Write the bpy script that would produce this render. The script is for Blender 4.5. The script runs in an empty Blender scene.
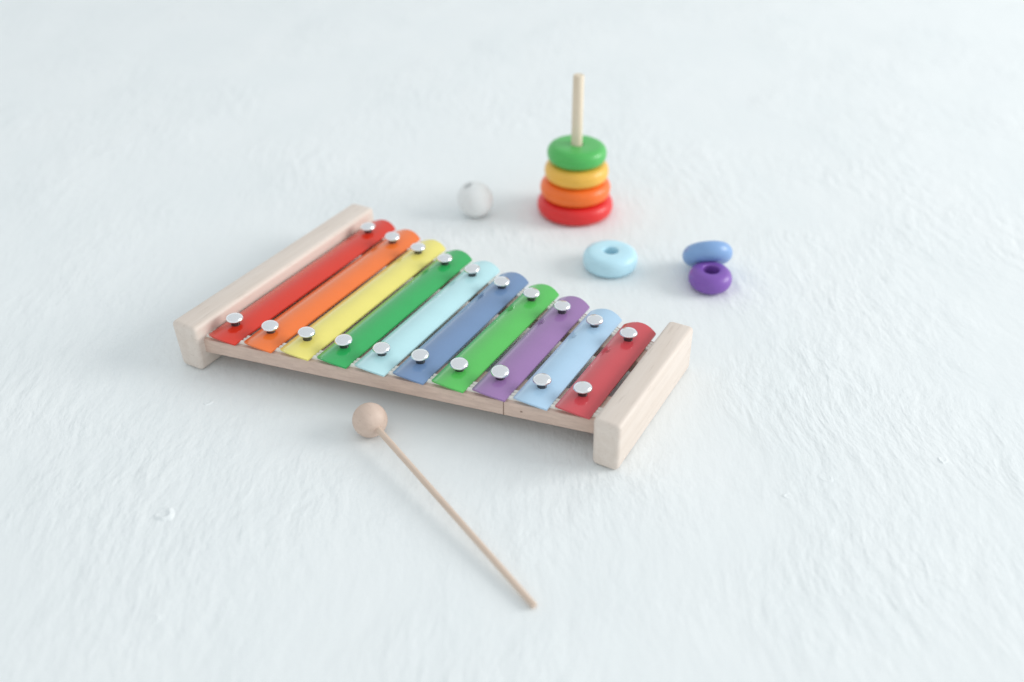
import bpy, bmesh, math, random
from mathutils import Vector, Matrix
random.seed(7)
C = bpy.context.scene.collection
CM = 0.01                                   # everything below is measured in centimetres

# ------------------------------------------------------------------ camera
cam_d = bpy.data.cameras.new('camera')
cam = bpy.data.objects.new('camera', cam_d)
C.objects.link(cam)
cam.location = (0, 0, 44.81 * CM)
cam.rotation_euler = (math.radians(90 - 33.99), 0, 0)
cam_d.sensor_width = 36
cam_d.lens = 35.16
cam_d.clip_start = 0.01
cam_d.clip_end = 100
cam_d.dof.use_dof = True
cam_d.dof.focus_distance = 0.725
cam_d.dof.aperture_fstop = 2.8
cam_d.dof.aperture_blades = 0
bpy.context.scene.camera = cam

# ------------------------------------------------------------------ light: a bright white room with one broad window to the right
w = bpy.data.worlds.new('World')
bpy.context.scene.world = w
w.use_nodes = True
bg = w.node_tree.nodes['Background']
bg.inputs['Color'].default_value = (0.915, 0.972, 1.0, 1)
bg.inputs['Strength'].default_value = 0.80
# the room around: white floor level, a bright band of walls and windows, a calmer ceiling above
_nt = w.node_tree
_tc = _nt.nodes.new('ShaderNodeTexCoord'); _sx = _nt.nodes.new('ShaderNodeSeparateXYZ')
_nt.links.new(_tc.outputs['Generated'], _sx.inputs[0])
_cr = _nt.nodes.new('ShaderNodeValToRGB')
_mr = _nt.nodes.new('ShaderNodeMapRange'); _mr.inputs['From Min'].default_value = -1; _mr.inputs['From Max'].default_value = 1
_nt.links.new(_sx.outputs['Z'], _mr.inputs['Value']); _nt.links.new(_mr.outputs['Result'], _cr.inputs['Fac'])
_e = _cr.color_ramp.elements
_e[0].position = 0.0; _e[0].color = (.80, .84, .86, 1)
_e[1].position = 1.0; _e[1].color = (.93, .985, 1.01, 1)
for _p, _c in ((.505, (.80, .84, .86, 1)), (.515, (1.35, 1.45, 1.49, 1)), (.60, (1.35, 1.45, 1.49, 1)), (.612, (.93, .985, 1.01, 1))):
    _k = _e.new(_p); _k.color = _c
_nt.links.new(_cr.outputs['Color'], bg.inputs['Color'])

def area(name, loc, target, sx, sy, power, col):
    d = bpy.data.lights.new(name, 'AREA')
    d.shape = 'RECTANGLE'
    d.size, d.size_y, d.energy, d.color = sx, sy, power, col
    o = bpy.data.objects.new(name, d)
    C.objects.link(o)
    o.location = loc
    o.rotation_euler = (Vector(target) - Vector(loc)).to_track_quat('-Z', 'Y').to_euler()
    return o
area('window_light', (3.9, 0.75, 1.6), (0.0, 0.75, 0), 2.2, 1.7, 114, (1.0, 0.985, 0.965))

sc = bpy.context.scene
sc.view_settings.view_transform = 'Standard'
sc.view_settings.look = 'None'
sc.view_settings.exposure = 0
sc.view_settings.gamma = 1

# ------------------------------------------------------------------ materials
def new_mat(name):
    m = bpy.data.materials.new(name)
    m.use_nodes = True
    nt = m.node_tree
    return m, nt, nt.nodes['Principled BSDF']

def N(nt, kind, **kw):
    n = nt.nodes.new(kind)
    for k, v in kw.items():
        if k in n.inputs: n.inputs[k].default_value = v
        else: setattr(n, k, v)
    return n

def floor_material():
    m, nt, b = new_mat('white_painted_plaster')
    L = nt.links.new
    b.inputs['Roughness'].default_value = 0.62
    b.inputs['Specular IOR Level'].default_value = 0.35
    geo = N(nt, 'ShaderNodeNewGeometry')
    pos = N(nt, 'ShaderNodeVectorMath', operation='SCALE')
    L(geo.outputs['Position'], pos.inputs[0]); pos.inputs['Scale'].default_value = 100.0   # cm
    # slow swirl of the brush
    warp = N(nt, 'ShaderNodeTexNoise', Scale=0.055, Detail=2.0)
    L(pos.outputs[0], warp.inputs['Vector'])
    wc = N(nt, 'ShaderNodeVectorMath', operation='SUBTRACT'); wc.inputs[1].default_value = (.5, .5, .5)
    L(warp.outputs['Color'], wc.inputs[0])
    ws = N(nt, 'ShaderNodeVectorMath', operation='SCALE'); ws.inputs['Scale'].default_value = 5.0
    L(wc.outputs[0], ws.inputs[0])
    p2 = N(nt, 'ShaderNodeVectorMath', operation='ADD')
    L(pos.outputs[0], p2.inputs[0]); L(ws.outputs[0], p2.inputs[1])
    def layer(scale, sx, sy, detail, rough, src=p2):
        mp = N(nt, 'ShaderNodeMapping'); mp.inputs['Scale'].default_value = (sx, sy, 1)
        L(src.outputs[0], mp.inputs['Vector'])
        n = N(nt, 'ShaderNodeTexNoise', Scale=scale, Detail=detail, Roughness=rough)
        L(mp.outputs[0], n.inputs['Vector'])
        return n.outputs['Fac']
    streak = layer(1.15, 1.0, 0.34, 2.5, 0.5)
    lumps = layer(0.55, 1.0, 0.7, 4.0, 0.55)
    fine = layer(3.4, 1.0, 0.5, 4.0, 0.6)
    patch = layer(0.055, 1.0, 1.0, 2.0, 0.5)          # where the plaster is rougher
    pr = N(nt, 'ShaderNodeMapRange'); pr.inputs['From Min'].default_value = .42; pr.inputs['From Max'].default_value = .60
    pr.inputs['To Min'].default_value = .28; pr.inputs['To Max'].default_value = 1.15
    L(patch, pr.inputs['Value'])
    def mul(a, k):
        n = N(nt, 'ShaderNodeMath', operation='MULTIPLY'); L(a, n.inputs[0])
        if isinstance(k, float): n.inputs[1].default_value = k
        else: L(k, n.inputs[1])
        return n.outputs[0]
    def add(a, c):
        n = N(nt, 'ShaderNodeMath', operation='ADD'); L(a, n.inputs[0]); L(c, n.inputs[1]); return n.outputs[0]
    # pits and paint crumbs
    vo = N(nt, 'ShaderNodeTexVoronoi', Scale=0.30); L(p2.outputs[0], vo.inputs['Vector'])
    cr = N(nt, 'ShaderNodeMapRange'); cr.inputs['From Min'].default_value = 0.0; cr.inputs['From Max'].default_value = .10
    cr.inputs['To Min'].default_value = 1.0; cr.inputs['To Max'].default_value = 0.0; cr.interpolation_type = 'SMOOTHSTEP'
    L(vo.outputs['Distance'], cr.inputs['Value'])
    h = add(mul(streak, 0.72), mul(lumps, 0.62))
    h = add(h, mul(fine, 0.20))
    rn = layer(0.42, 1.0, 0.33, 2.0, 0.5)
    ab = N(nt, 'ShaderNodeMath', operation='SUBTRACT'); L(rn, ab.inputs[0]); ab.inputs[1].default_value = .5
    ab2 = N(nt, 'ShaderNodeMath', operation='ABSOLUTE'); L(ab.outputs[0], ab2.inputs[0])
    rg = N(nt, 'ShaderNodeMapRange'); rg.interpolation_type = 'SMOOTHSTEP'
    rg.inputs['From Min'].default_value = 0.0; rg.inputs['From Max'].default_value = .085
    rg.inputs['To Min'].default_value = 1.0; rg.inputs['To Max'].default_value = 0.0
    L(ab2.outputs[0], rg.inputs['Value'])
    gate = layer(0.16, 1.0, 0.8, 2.0, 0.5)
    gr = N(nt, 'ShaderNodeMapRange'); gr.inputs['From Min'].default_value = .50; gr.inputs['From Max'].default_value = .62
    L(gate, gr.inputs['Value'])
    h = add(h, mul(mul(rg.outputs['Result'], gr.outputs['Result']), 0.11))
    h = mul(h, pr.outputs['Result'])
    h = add(h, mul(cr.outputs['Result'], 0.05))
    bp = N(nt, 'ShaderNodeBump'); bp.inputs['Strength'].default_value = 0.47; bp.inputs['Distance'].default_value = 0.004
    L(h, bp.inputs['Height']); L(bp.outputs['Normal'], b.inputs['Normal'])
    # faint unevenness of the paint itself
    tone = layer(0.12, 1.0, 0.5, 3.0, 0.5)
    mix = N(nt, 'ShaderNodeMix', data_type='RGBA')
    mix.inputs[6].default_value = (0.775, 0.815, 0.825, 1); mix.inputs[7].default_value = (0.845, 0.868, 0.872, 1)
    L(tone, mix.inputs[0]); L(mix.outputs[2], b.inputs['Base Color'])
    return m

def wood(name, c1, c2, axis, scale=1.0, rough=0.5, stretch=0.06):
    """pale beech: long fibres along one local axis plus short dark flecks"""
    m, nt, b = new_mat(name)
    L = nt.links.new
    tc = N(nt, 'ShaderNodeTexCoord')
    s = [100.0 * scale] * 3; s[axis] *= stretch
    mp = N(nt, 'ShaderNodeMapping'); mp.inputs['Scale'].default_value = s
    L(tc.outputs['Object'], mp.inputs['Vector'])
    n1 = N(nt, 'ShaderNodeTexNoise', Scale=1.6, Detail=5.0, Roughness=.6); L(mp.outputs[0], n1.inputs['Vector'])
    n2 = N(nt, 'ShaderNodeTexNoise', Scale=7.0, Detail=2.0, Roughness=.6); L(mp.outputs[0], n2.inputs['Vector'])
    r1 = N(nt, 'ShaderNodeMapRange'); r1.inputs['From Min'].default_value = .3; r1.inputs['From Max'].default_value = .7
    L(n1.outputs['Fac'], r1.inputs['Value'])
    mix = N(nt, 'ShaderNodeMix', data_type='RGBA'); mix.inputs[6].default_value = (*c1, 1); mix.inputs[7].default_value = (*c2, 1)
    L(r1.outputs['Result'], mix.inputs[0])
    r2 = N(nt, 'ShaderNodeMapRange'); r2.inputs['From Min'].default_value = .60; r2.inputs['From Max'].default_value = .75
    r2.inputs['To Min'].default_value = 0.; r2.inputs['To Max'].default_value = .38
    L(n2.outputs['Fac'], r2.inputs['Value'])
    mx = N(nt, 'ShaderNodeMix', data_type='RGBA')
    mx.inputs[7].default_value = (c2[0] * .6, c2[1] * .55, c2[2] * .5, 1)
    L(r2.outputs['Result'], mx.inputs[0]); L(mix.outputs[2], mx.inputs[6]); L(mx.outputs[2], b.inputs['Base Color'])
    b.inputs['Roughness'].default_value = rough
    bp = N(nt, 'ShaderNodeBump'); bp.inputs['Strength'].default_value = .15; bp.inputs['Distance'].default_value = .0003
    L(n1.outputs['Fac'], bp.inputs['Height']); L(bp.outputs['Normal'], b.inputs['Normal'])
    return m

def paint(name, col, rough=0.3, coat=0.0, spec=0.5, var=.12, dimple=.08):
    m, nt, b = new_mat(name)
    L = nt.links.new
    tc = N(nt, 'ShaderNodeTexCoord')
    n = N(nt, 'ShaderNodeTexNoise', Scale=60.0, Detail=3.0); L(tc.outputs['Object'], n.inputs['Vector'])
    mix = N(nt, 'ShaderNodeMix', data_type='RGBA')
    mix.inputs[6].default_value = tuple(c * (1 - var) for c in col) + (1,)
    mix.inputs[7].default_value = tuple(min(1, c * (1 + var)) for c in col) + (1,)
    L(n.outputs['Fac'], mix.inputs[0]); L(mix.outputs[2], b.inputs['Base Color'])
    r = N(nt, 'ShaderNodeMapRange'); r.inputs['To Min'].default_value = rough * .85; r.inputs['To Max'].default_value = rough * 1.2
    L(n.outputs['Fac'], r.inputs['Value']); L(r.outputs['Result'], b.inputs['Roughness'])
    b.inputs['Specular IOR Level'].default_value = spec
    b.inputs['Coat Weight'].default_value = coat
    b.inputs['Coat Roughness'].default_value = 0.06
    n2 = N(nt, 'ShaderNodeTexNoise', Scale=140.0, Detail=2.0); L(tc.outputs['Object'], n2.inputs['Vector'])
    bp = N(nt, 'ShaderNodeBump'); bp.inputs['Strength'].default_value = dimple; bp.inputs['Distance'].default_value = .0006
    L(n2.outputs['Fac'], bp.inputs['Height']); L(bp.outputs['Normal'], b.inputs['Normal'])
    return m

M_floor = floor_material()
M_block = wood('beech_block', (.74, .652, .585), (.67, .575, .502), 1, 1.0, .5)
M_rail = wood('plywood_rail', (.72, .55, .46), (.59, .44, .365), 0, 2.6, .6, .035)
M_mallet = wood('beech_mallet', (.66, .515, .43), (.585, .445, .365), 0, 1.0, .55)
M_stick = wood('beech_stick', (.70, .56, .46), (.61, .475, .38), 0, 1.6, .55)
M_pole = wood('birch_pole', (.80, .70, .55), (.68, .56, .42), 2, 1.4, .55)
M_chrome, _nt, _b = new_mat('bright_nickel')
_b.inputs['Base Color'].default_value = (.82, .83, .85, 1); _b.inputs['Metallic'].default_value = .92; _b.inputs['Roughness'].default_value = .22
_n = N(_nt, 'ShaderNodeTexNoise', Scale=400.0); _r = N(_nt, 'ShaderNodeMapRange'); _r.inputs['To Min'].default_value = .16; _r.inputs['To Max'].default_value = .30
_nt.links.new(_n.outputs['Fac'], _r.inputs['Value']); _nt.links.new(_r.outputs['Result'], _b.inputs['Roughness'])
M_shaft, _nt, _b = new_mat('dark_steel')
_b.inputs['Base Color'].default_value = (.10, .10, .105, 1); _b.inputs['Metallic'].default_value = .8; _b.inputs['Roughness'].default_value = .3
M_felt, _nt, _b = new_mat('white_ribbed_cord')
_b.inputs['Roughness'].default_value = .95
_tc = N(_nt, 'ShaderNodeTexCoord'); _n = N(_nt, 'ShaderNodeTexNoise', Scale=500.0, Detail=3.0); _nt.links.new(_tc.outputs['Object'], _n.inputs['Vector'])
_mx = N(_nt, 'ShaderNodeMix', data_type='RGBA'); _mx.inputs[6].default_value = (.72, .69, .62, 1); _mx.inputs[7].default_value = (.92, .91, .86, 1)
_nt.links.new(_n.outputs['Fac'], _mx.inputs[0]); _nt.links.new(_mx.outputs[2], _b.inputs['Base Color'])
M_seam, _nt, _b = new_mat('dark_wood_seam')
_b.inputs['Base Color'].default_value = (.28, .19, .15, 1); _b.inputs['Roughness'].default_value = .9

# ------------------------------------------------------------------ helpers
def obj(name, bm, mat, parent=None, smooth=True, loc=(0, 0, 0), rot=None):
    me = bpy.data.meshes.new(name)
    bmesh.ops.recalc_face_normals(bm, faces=bm.faces)
    for v in bm.verts: v.co *= CM
    bm.to_mesh(me); bm.free()
    if smooth:
        for p in me.polygons: p.use_smooth = True
        me.set_sharp_from_angle(angle=math.radians(32))
    me.materials.append(mat)
    o = bpy.data.objects.new(name, me)
    C.objects.link(o)
    o.location = Vector(loc) * CM
    if rot: o.rotation_euler = rot
    if parent: o.parent = parent
    return o

def thing(name, label, cat, loc=(0, 0, 0), rot=(0, 0, 0), group=None):
    o = bpy.data.objects.new(name, None)
    C.objects.link(o)
    o.location = Vector(loc) * CM; o.rotation_euler = rot
    o['label'] = label; o['category'] = cat
    if group: o['group'] = group
    return o

def tag(o, label, cat, group=None):
    o['label'] = label; o['category'] = cat
    if group: o['group'] = group
    return o

def prism(corners, z0, z1):
    """a slab over a plan polygon"""
    bm = bmesh.new()
    lo = [bm.verts.new((x, y, z0)) for x, y in corners]
    hi = [bm.verts.new((x, y, z1)) for x, y in corners]
    n = len(corners)
    bm.faces.new(lo[::-1]); bm.faces.new(hi)
    for i in range(n):
        bm.faces.new((lo[i], lo[(i + 1) % n], hi[(i + 1) % n], hi[i]))
    return bm

def rounded(bm, r, seg=5, edges=None):
    bmesh.ops.bevel(bm, geom=list(bm.edges) if edges is None else edges, offset=r, segments=seg, profile=.5, affect='EDGES', clamp_overlap=True)
    return bm

def lathe(profile, n=64, closed=False, axis_ends=True):
    """profile of (r, z); r = 0 closes on the axis"""
    bm = bmesh.new()
    rings = []
    for r, z in profile:
        if r < 1e-6: rings.append([bm.verts.new((0, 0, z))])
        else: rings.append([bm.verts.new((r * math.cos(2 * math.pi * k / n), r * math.sin(2 * math.pi * k / n), z)) for k in range(n)])
    pairs = list(zip(rings, rings[1:]))
    if closed: pairs.append((rings[-1], rings[0]))
    for a, b in pairs:
        for k in range(n):
            k2 = (k + 1) % n
            if len(a) == 1 and len(b) == 1: continue
            if len(a) == 1: bm.faces.new((a[0], b[k], b[k2]))
            elif len(b) == 1: bm.faces.new((a[k], b[0], a[k2]))
            else: bm.faces.new((a[k], b[k], b[k2], a[k2]))
    return bm

def ring_bm(R, r, t, edge=None, ex=.86):
    """a turned wooden ring: full round outside, flat faces, small eased hole edge; centre at z = 0"""
    e = t / 2 if edge is None else edge
    h = t / 2
    P = []
    e2 = 0.12
    k = 14
    for i in range(k + 1):                       # outside, top to bottom
        a = math.pi / 2 - math.pi * i / k
        c, s = math.cos(a), math.sin(a)
        P.append((R - e + e * abs(c) ** ex, h * math.copysign(abs(s) ** ex, s)))
    for i in range(5):                           # bottom hole edge
        a = -math.pi / 2 - (math.pi / 2) * i / 4
        P.append((r + e2 + e2 * math.cos(a), -h + e2 + e2 * math.sin(a)))
    for i in range(5):
        a = math.pi - (math.pi / 2) * i / 4
        P.append((r + e2 + e2 * math.cos(a), h - e2 + e2 * math.sin(a)))
    return lathe(P, 72, closed=True)

# ------------------------------------------------------------------ floor
bm = bmesh.new()
vs = [bm.verts.new(p) for p in ((-300, -120, 0), (300, -120, 0), (300, 420, 0), (-300, 420, 0))]
bm.faces.new(vs)
floor = obj('floor', bm, M_floor, smooth=False)
floor['kind'] = 'structure'
# chips and burst paint bubbles standing a little proud of the plaster
def chip(x, y, R, hgt, seed):
    rr = random.Random(seed)
    ph = [rr.uniform(0, 6.28) for _ in range(4)]
    bm = bmesh.new()
    nr, na = 9, 28
    rows = []
    for i in range(nr + 1):
        t = i / nr
        row = []
        for k in range(na):
            a = 2 * math.pi * k / na
            rad = R * t * (1 + .22 * math.sin(a + ph[0]) + .12 * math.sin(3 * a + ph[1]))
            rim = math.exp(-((t - .58) / .20) ** 2) * (.65 + .55 * math.sin(a + ph[2])) + .12 * math.sin(5 * a + ph[3]) * t * (1 - t)
            z = hgt * rim * min(1, (1 - t) * 4) + .004 * (1 - t) - .012 * t
            row.append(bm.verts.new((x + rad * math.cos(a), y + rad * math.sin(a), z)))
        rows.append(row)
    for p, q in zip(rows, rows[1:]):
        for k in range(na): bm.faces.new((p[k], p[(k + 1) % na], q[(k + 1) % na], q[k]))
    bmesh.ops.remove_doubles(bm, verts=rows[0], dist=1e-5)
    obj('raised_chip', bm, M_floor, floor)
for k, (x, y, R, hg) in enumerate(((-22.3, 46.7, .80, .15), (-22.4, 58.4, .45, .06), (18.0, 48.4, .40, .05), (21.0, 50.2, .7, .035), (29.3, 52.0, .45, .06), (-20.4, 38.2, .45, .05))):
    chip(x, y, R, hg, k + 3)
floor['label'] = 'rough white painted plaster floor with fine brush ridges'

# ------------------------------------------------------------------ xylophone
YAW = math.radians(-28.72)
xy = thing('xylophone', 'wooden toy xylophone with ten rainbow metal bars between pale beech end blocks', 'xylophone', (-16.89, 71.45, 0), (0, 0, YAW))

def end_block(x0, x1, y0, y1, z1, r, lean):
    bm = prism([(x0, y0), (x1, y0), (x1, y1), (x0, y1)], 0.02, z1)
    for v in bm.verts:                          # the outer cheek is planed slightly inwards at the foot
        if v.co.z < 1 and abs(v.co.x - x0) < 1e-6: v.co.x += lean
    return obj('end_block', rounded(bm, r, 6), M_block, xy)
end_block(-3.92, -1.52, -11.4, 11.75, 3.92, .38, .34)
end_block(28.98, 31.0, -6.78, 7.1, 3.84, .36, .10)

TAPER = 0.52361 / 3.0
HALF = 17.193 / 2
def sy(x): return HALF - TAPER * x                 # screw line, far side; the near side is its mirror
RX0, RX1 = -1.62, 29.15
RZ0, RZ1 = 1.42, 2.62
for s in (-1, 1):
    out, inn = 1.78, 1.25
    c = [(RX0, s * (sy(RX0) + out)), (RX1, s * (sy(RX1) + out)), (RX1, s * (sy(RX1) - inn)), (RX0, s * (sy(RX0) - inn))]
    rail = obj('rail', rounded(prism(c, RZ0, RZ1), .07, 2), M_rail, xy)
    # ribbed white cord band glued along the top of the rail
    bm = bmesh.new()
    y_in, y_out, ribs = 0.38, 1.46, 3
    prof = []
    for k in range(ribs):
        for j in range(7):
            a = math.pi * j / 6
            wv = (y_out - y_in) / ribs
            prof.append((y_in + wv * (k + .5) - wv * .5 * math.cos(a), RZ1 + .03 + .17 * math.sin(a)))
    n = 60
    rows = []
    for i in range(n + 1):
        x = RX0 + .05 + (RX1 - RX0 - .1) * i / n
        rows.append([bm.verts.new((x, s * (sy(x) + d), z)) for d, z in [(y_in, RZ1 - .02)] + prof + [(y_out, RZ1 - .02)]])
    for a, b in zip(rows, rows[1:]):
        for j in range(len(a) - 1): bm.faces.new((a[j], a[j + 1], b[j + 1], b[j]))
    obj('cord_band', bm, M_felt, xy)
    if s < 0:
        # butt joint of the near rail and a small knot on its face
        def face_pt(x, d): return s * (sy(x) + out + d)
        x = 22.15
        bm = prism([(x - .035, face_pt(x, .012)), (x + .035, face_pt(x, .012)), (x + .035, face_pt(x, -.1)), (x - .035, face_pt(x, -.1))], RZ0 + .02, RZ1 - .03)
        obj('joint_seam', bm, M_seam, rail, smooth=False)
        x = 23.35
        bm = lathe([(0, .0), (.13, .0), (.15, -.02), (0, -.06)], 16)
        bmesh.ops.rotate(bm, verts=bm.verts, cent=(0, 0, 0), matrix=Matrix.Rotation(math.pi / 2, 3, 'X'))
        bmesh.ops.scale(bm, verts=bm.verts, vec=(1.3, 1, .45))
        bmesh.ops.translate(bm, verts=bm.verts, vec=(x, face_pt(x, .0), RZ0 + .62))
        obj('knot', bm, M_seam, rail, smooth=False)

BAR_W, RISE, THICK, PLAN = 2.66, 0.37, 0.14, 0.33
BAR_Z = 2.74
def bar_bm(L):
    """an arched strip of metal, both ends slightly rounded in plan"""
    bm = bmesh.new()
    nu, nv = 14, 24
    def pt(u, v, dz):
        a = 1 - u * u
        return (u * BAR_W / 2, v * (L / 2 - (0 if v > 0 else .10) + (PLAN if v > 0 else .44) * a) + .22 - .06 * u * max(0, -v), RISE * a + dz)
    top, bot = [], []
    for i in range(nu + 1):
        u = -1 + 2 * i / nu
        top.append([bm.verts.new(pt(u, -1 + 2 * j / nv, THICK)) for j in range(nv + 1)])
        bot.append([bm.verts.new(pt(u, -1 + 2 * j / nv, 0)) for j in range(nv + 1)])
    for i in range(nu):
        for j in range(nv):
            bm.faces.new((top[i][j], top[i + 1][j], top[i + 1][j + 1], top[i][j + 1]))
            bm.faces.new((bot[i][j], bot[i][j + 1], bot[i + 1][j + 1], bot[i + 1][j]))
    for i in range(nu):
        bm.faces.new((top[i][0], bot[i][0], bot[i + 1][0], top[i + 1][0]))
        bm.faces.new((top[i][nv], top[i + 1][nv], bot[i + 1][nv], bot[i][nv]))
    for j in range(nv):
        bm.faces.new((top[0][j], top[0][j + 1], bot[0][j + 1], bot[0][j]))
        bm.faces.new((top[nu][j], bot[nu][j], bot[nu][j + 1], top[nu][j + 1]))
    rim = [e for e in bm.edges if len(e.link_faces) == 2 and e.calc_face_angle(0) > .9]
    bmesh.ops.recalc_face_normals(bm, faces=bm.faces)
    rounded(bm, .018, 2, rim)
    return bm

HEAD_Z = 3.72                                      # rim of the screw heads
def head_bm():
    P = [(0, .38)]
    for k in range(1, 9):
        a = math.pi / 2 * (1 - k / 8)
        P.append((.66 * math.cos(a), .05 + .33 * math.sin(a)))
    P += [(.665, .02), (.64, -.02), (.56, -.03), (0, -.03)]
    return lathe(P, 40)
def shaft_bm():
    return lathe([(0, 0), (.30, 0), (.30, -.12), (.34, -.14), (.34, -1.4), (0, -1.4)], 24)

BARS = [('dark red bar, the longest', (.66, .035, .016)),
        ('orange bar', (.860, .185, .035)),
        ('yellow bar', (.830, .730, .190)),
        ('emerald green bar beside the yellow one', (.030, .400, .105)),
        ('pale turquoise bar', (.50, .765, .80)),
        ('slate blue bar', (.165, .265, .455)),
        ('grass green bar beside the purple one', (.095, .51, .10)),
        ('purple bar', (.32, .175, .395)),
        ('light sky blue bar', (.42, .61, .79)),
        ('pinkish red bar, the shortest', (.610, .070, .085))]
SHORT = ['red', 'orange', 'yellow', 'emerald', 'turquoise', 'slate_blue', 'grass_green', 'purple', 'sky_blue', 'pinkish_red']
M_mark = {}
for i, (lab, col) in enumerate(BARS):
    x = 3.0 * i
    half = sy(x)
    m = paint('enamel_' + SHORT[i], col, .15, .25, .45, .05)
    L = 2 * (half + 2.02)
    bar = obj('bar', bar_bm(L), m, xy, loc=(x, 0, BAR_Z), rot=(0, 0, math.radians(random.uniform(-.35, .35))))
    bar['label'] = lab
    for s in (-1, 1):
        dx = random.uniform(-.05, .05); dz = random.uniform(-.05, .05)
        hd = obj('screw', head_bm(), M_chrome, bar, loc=(dx, s * half, HEAD_Z - BAR_Z + dz), rot=(random.uniform(-.07, .07), random.uniform(-.07, .07), 0))
        obj('screw_shank', shaft_bm(), M_shaft, bar, loc=(dx, s * half, HEAD_Z - BAR_Z + dz - .035))
    if i >= 5:
        # worn stamped mark, two short strokes on the arch near the far screw
        mm = paint('stamp_' + SHORT[i], tuple(c * .62 for c in col), .4)
        bm = bmesh.new()
        for (x0, y0, x1, y1) in ((-.86, .0, -.66, .30), (-.80, -.16, -.62, .05), (-.86, .0, -.80, -.16)):
            dv = Vector((x1 - x0, y1 - y0, 0)).normalized(); nv_ = Vector((-dv.y, dv.x, 0)) * .032
            q = []
            for px, py in ((x0, y0), (x1, y1)):
                for sg in (-1, 1):
                    X = px + nv_.x * sg; u = X / (BAR_W / 2)
                    q.append(bm.verts.new((X, half - 2.05 + py + nv_.y * sg, RISE * (1 - u * u) + THICK + .012)))
            bm.faces.new((q[0], q[1], q[3], q[2]))
        obj('stamped_mark', bm, mm, bar)

# ------------------------------------------------------------------ mallet
bc, tip = Vector((-9.91, 54.77, 1.23)), Vector((1.30, 38.95, .25))
d = (tip - bc)
ml = thing('mallet', 'small pale wooden mallet with round head lying in front of the xylophone', 'mallet', (bc.x, bc.y, 0), (0, 0, math.atan2(d.y, d.x)))
P = [(0, 1.23)]
for k in range(1, 28):
    a = math.pi / 2 - math.pi * k / 28
    P.append((1.23 * math.cos(a), 1.23 * math.sin(a)))
P.append((0, -1.23))
hb = lathe(P, 48)
bmesh.ops.rotate(hb, verts=hb.verts, cent=(0, 0, 0), matrix=Matrix.Rotation(math.pi / 2, 3, 'Y'))
obj('mallet_head', hb, M_mallet, ml, loc=(0, 0, 1.23))
Ls = d.length
pit = math.asin((bc.z - tip.z) / Ls)
sb = lathe([(0, .6), (.225, .6), (.225, .9), (.215, Ls * .5), (.205, Ls - .06), (.17, Ls), (0, Ls)], 20)
bmesh.ops.rotate(sb, verts=sb.verts, cent=(0, 0, 0), matrix=Matrix.Rotation(math.pi / 2, 3, 'Y'))
obj('stick', sb, M_stick, ml, loc=(0, 0, 1.23), rot=(0, pit, 0))

# ------------------------------------------------------------------ stacking toy
RT = 1.78
def ring_paint(name, col): return paint('lacquer_' + name, col, .36, .10, .45, .06)
SX, SY = 6.21, 89.42
st = thing('stacking_pole', 'thin pale wooden pole standing on a red round base, stacked with rings', 'stacking toy', (SX, SY, 0))
b0 = obj('base', ring_bm(3.72, .45, RT), ring_paint('red', (.74, .022, .022)), st, loc=(0, 0, RT / 2))
b0['label'] = 'glossy red round base'
pb = lathe([(0, .3), (.53, .3), (.53, 7), (.52, 13.75), (.46, 13.87), (0, 13.87)], 28)
obj('pole', pb, M_pole, st, rot=(0, math.radians(-.45), 0))
G1 = 'rings stacked on the pole'
G2 = 'rings lying loose on the floor'
def ring(label, col, cname, R, hole, loc, rot=(0, 0, 0), group=G1, ex=.86):
    o = obj('stacking_ring', ring_bm(R, hole, RT, None, ex), ring_paint(cname, col), loc=loc, rot=rot)
    return tag(o, label, 'ring', group)
ring('orange wooden ring on the pole, directly above the red base', (.90, .165, .018), 'orange', 3.42, .60, (SX - .03, SY, RT * 1.5 + .01))
ring('yellow wooden ring on the pole, between the orange and green rings', (.84, .47, .07), 'yellow', 3.10, .60, (SX + .03, SY - .02, RT * 2.5 + .02))
ring('green wooden ring topmost on the pole', (.08, .46, .10), 'green', 2.85, .57, (SX, SY, RT * 3.5 + .04), (math.radians(.6), math.radians(.5), 0))
ring('pale turquoise wooden ring lying flat alone on the floor', (.52, .79, .90), 'turquoise', 2.43, .68, (8.78, 78.28, RT / 2 + .01), (0, 0, 0), G2, .78)
ring('small purple wooden ring lying flat in front of the blue one', (.215, .09, .42), 'purple', 1.88, .70, (17.15, 74.84, RT / 2 + .06), (math.radians(3), 0, 0), G2, .95)
BT = math.radians(42)
ring('cornflower blue wooden ring leaning tilted on the purple ring', (.215, .37, .65), 'blue', 2.2, .55, (17.25, 77.5, 1.79), (-BT, math.radians(-4), 0), G2, 1.0)

# ------------------------------------------------------------------ white bead
P = []
r0 = 1.73; hr = .5
a0 = math.asin(hr / r0)
K = 44
for k in range(K + 1):
    a = math.pi / 2 - a0 - (math.pi - 2 * a0) * k / K
    P.append((r0 * math.cos(a), 1.03 * r0 * math.sin(a)))
zt = P[0][1]
P += [(hr - .05, -zt + .1), (hr - .06, zt - .1)]
bead = obj('wooden_bead', lathe(P, 96, closed=True), paint('white_lacquer', (.80, .81, .805), .6, .0, .3, .0, .0), loc=(-3.61, 88.64, 1.72), rot=(math.radians(4), math.radians(-24), 0))
tag(bead, 'white round wooden bead with a drilled hole, left of the ring stack', 'bead')
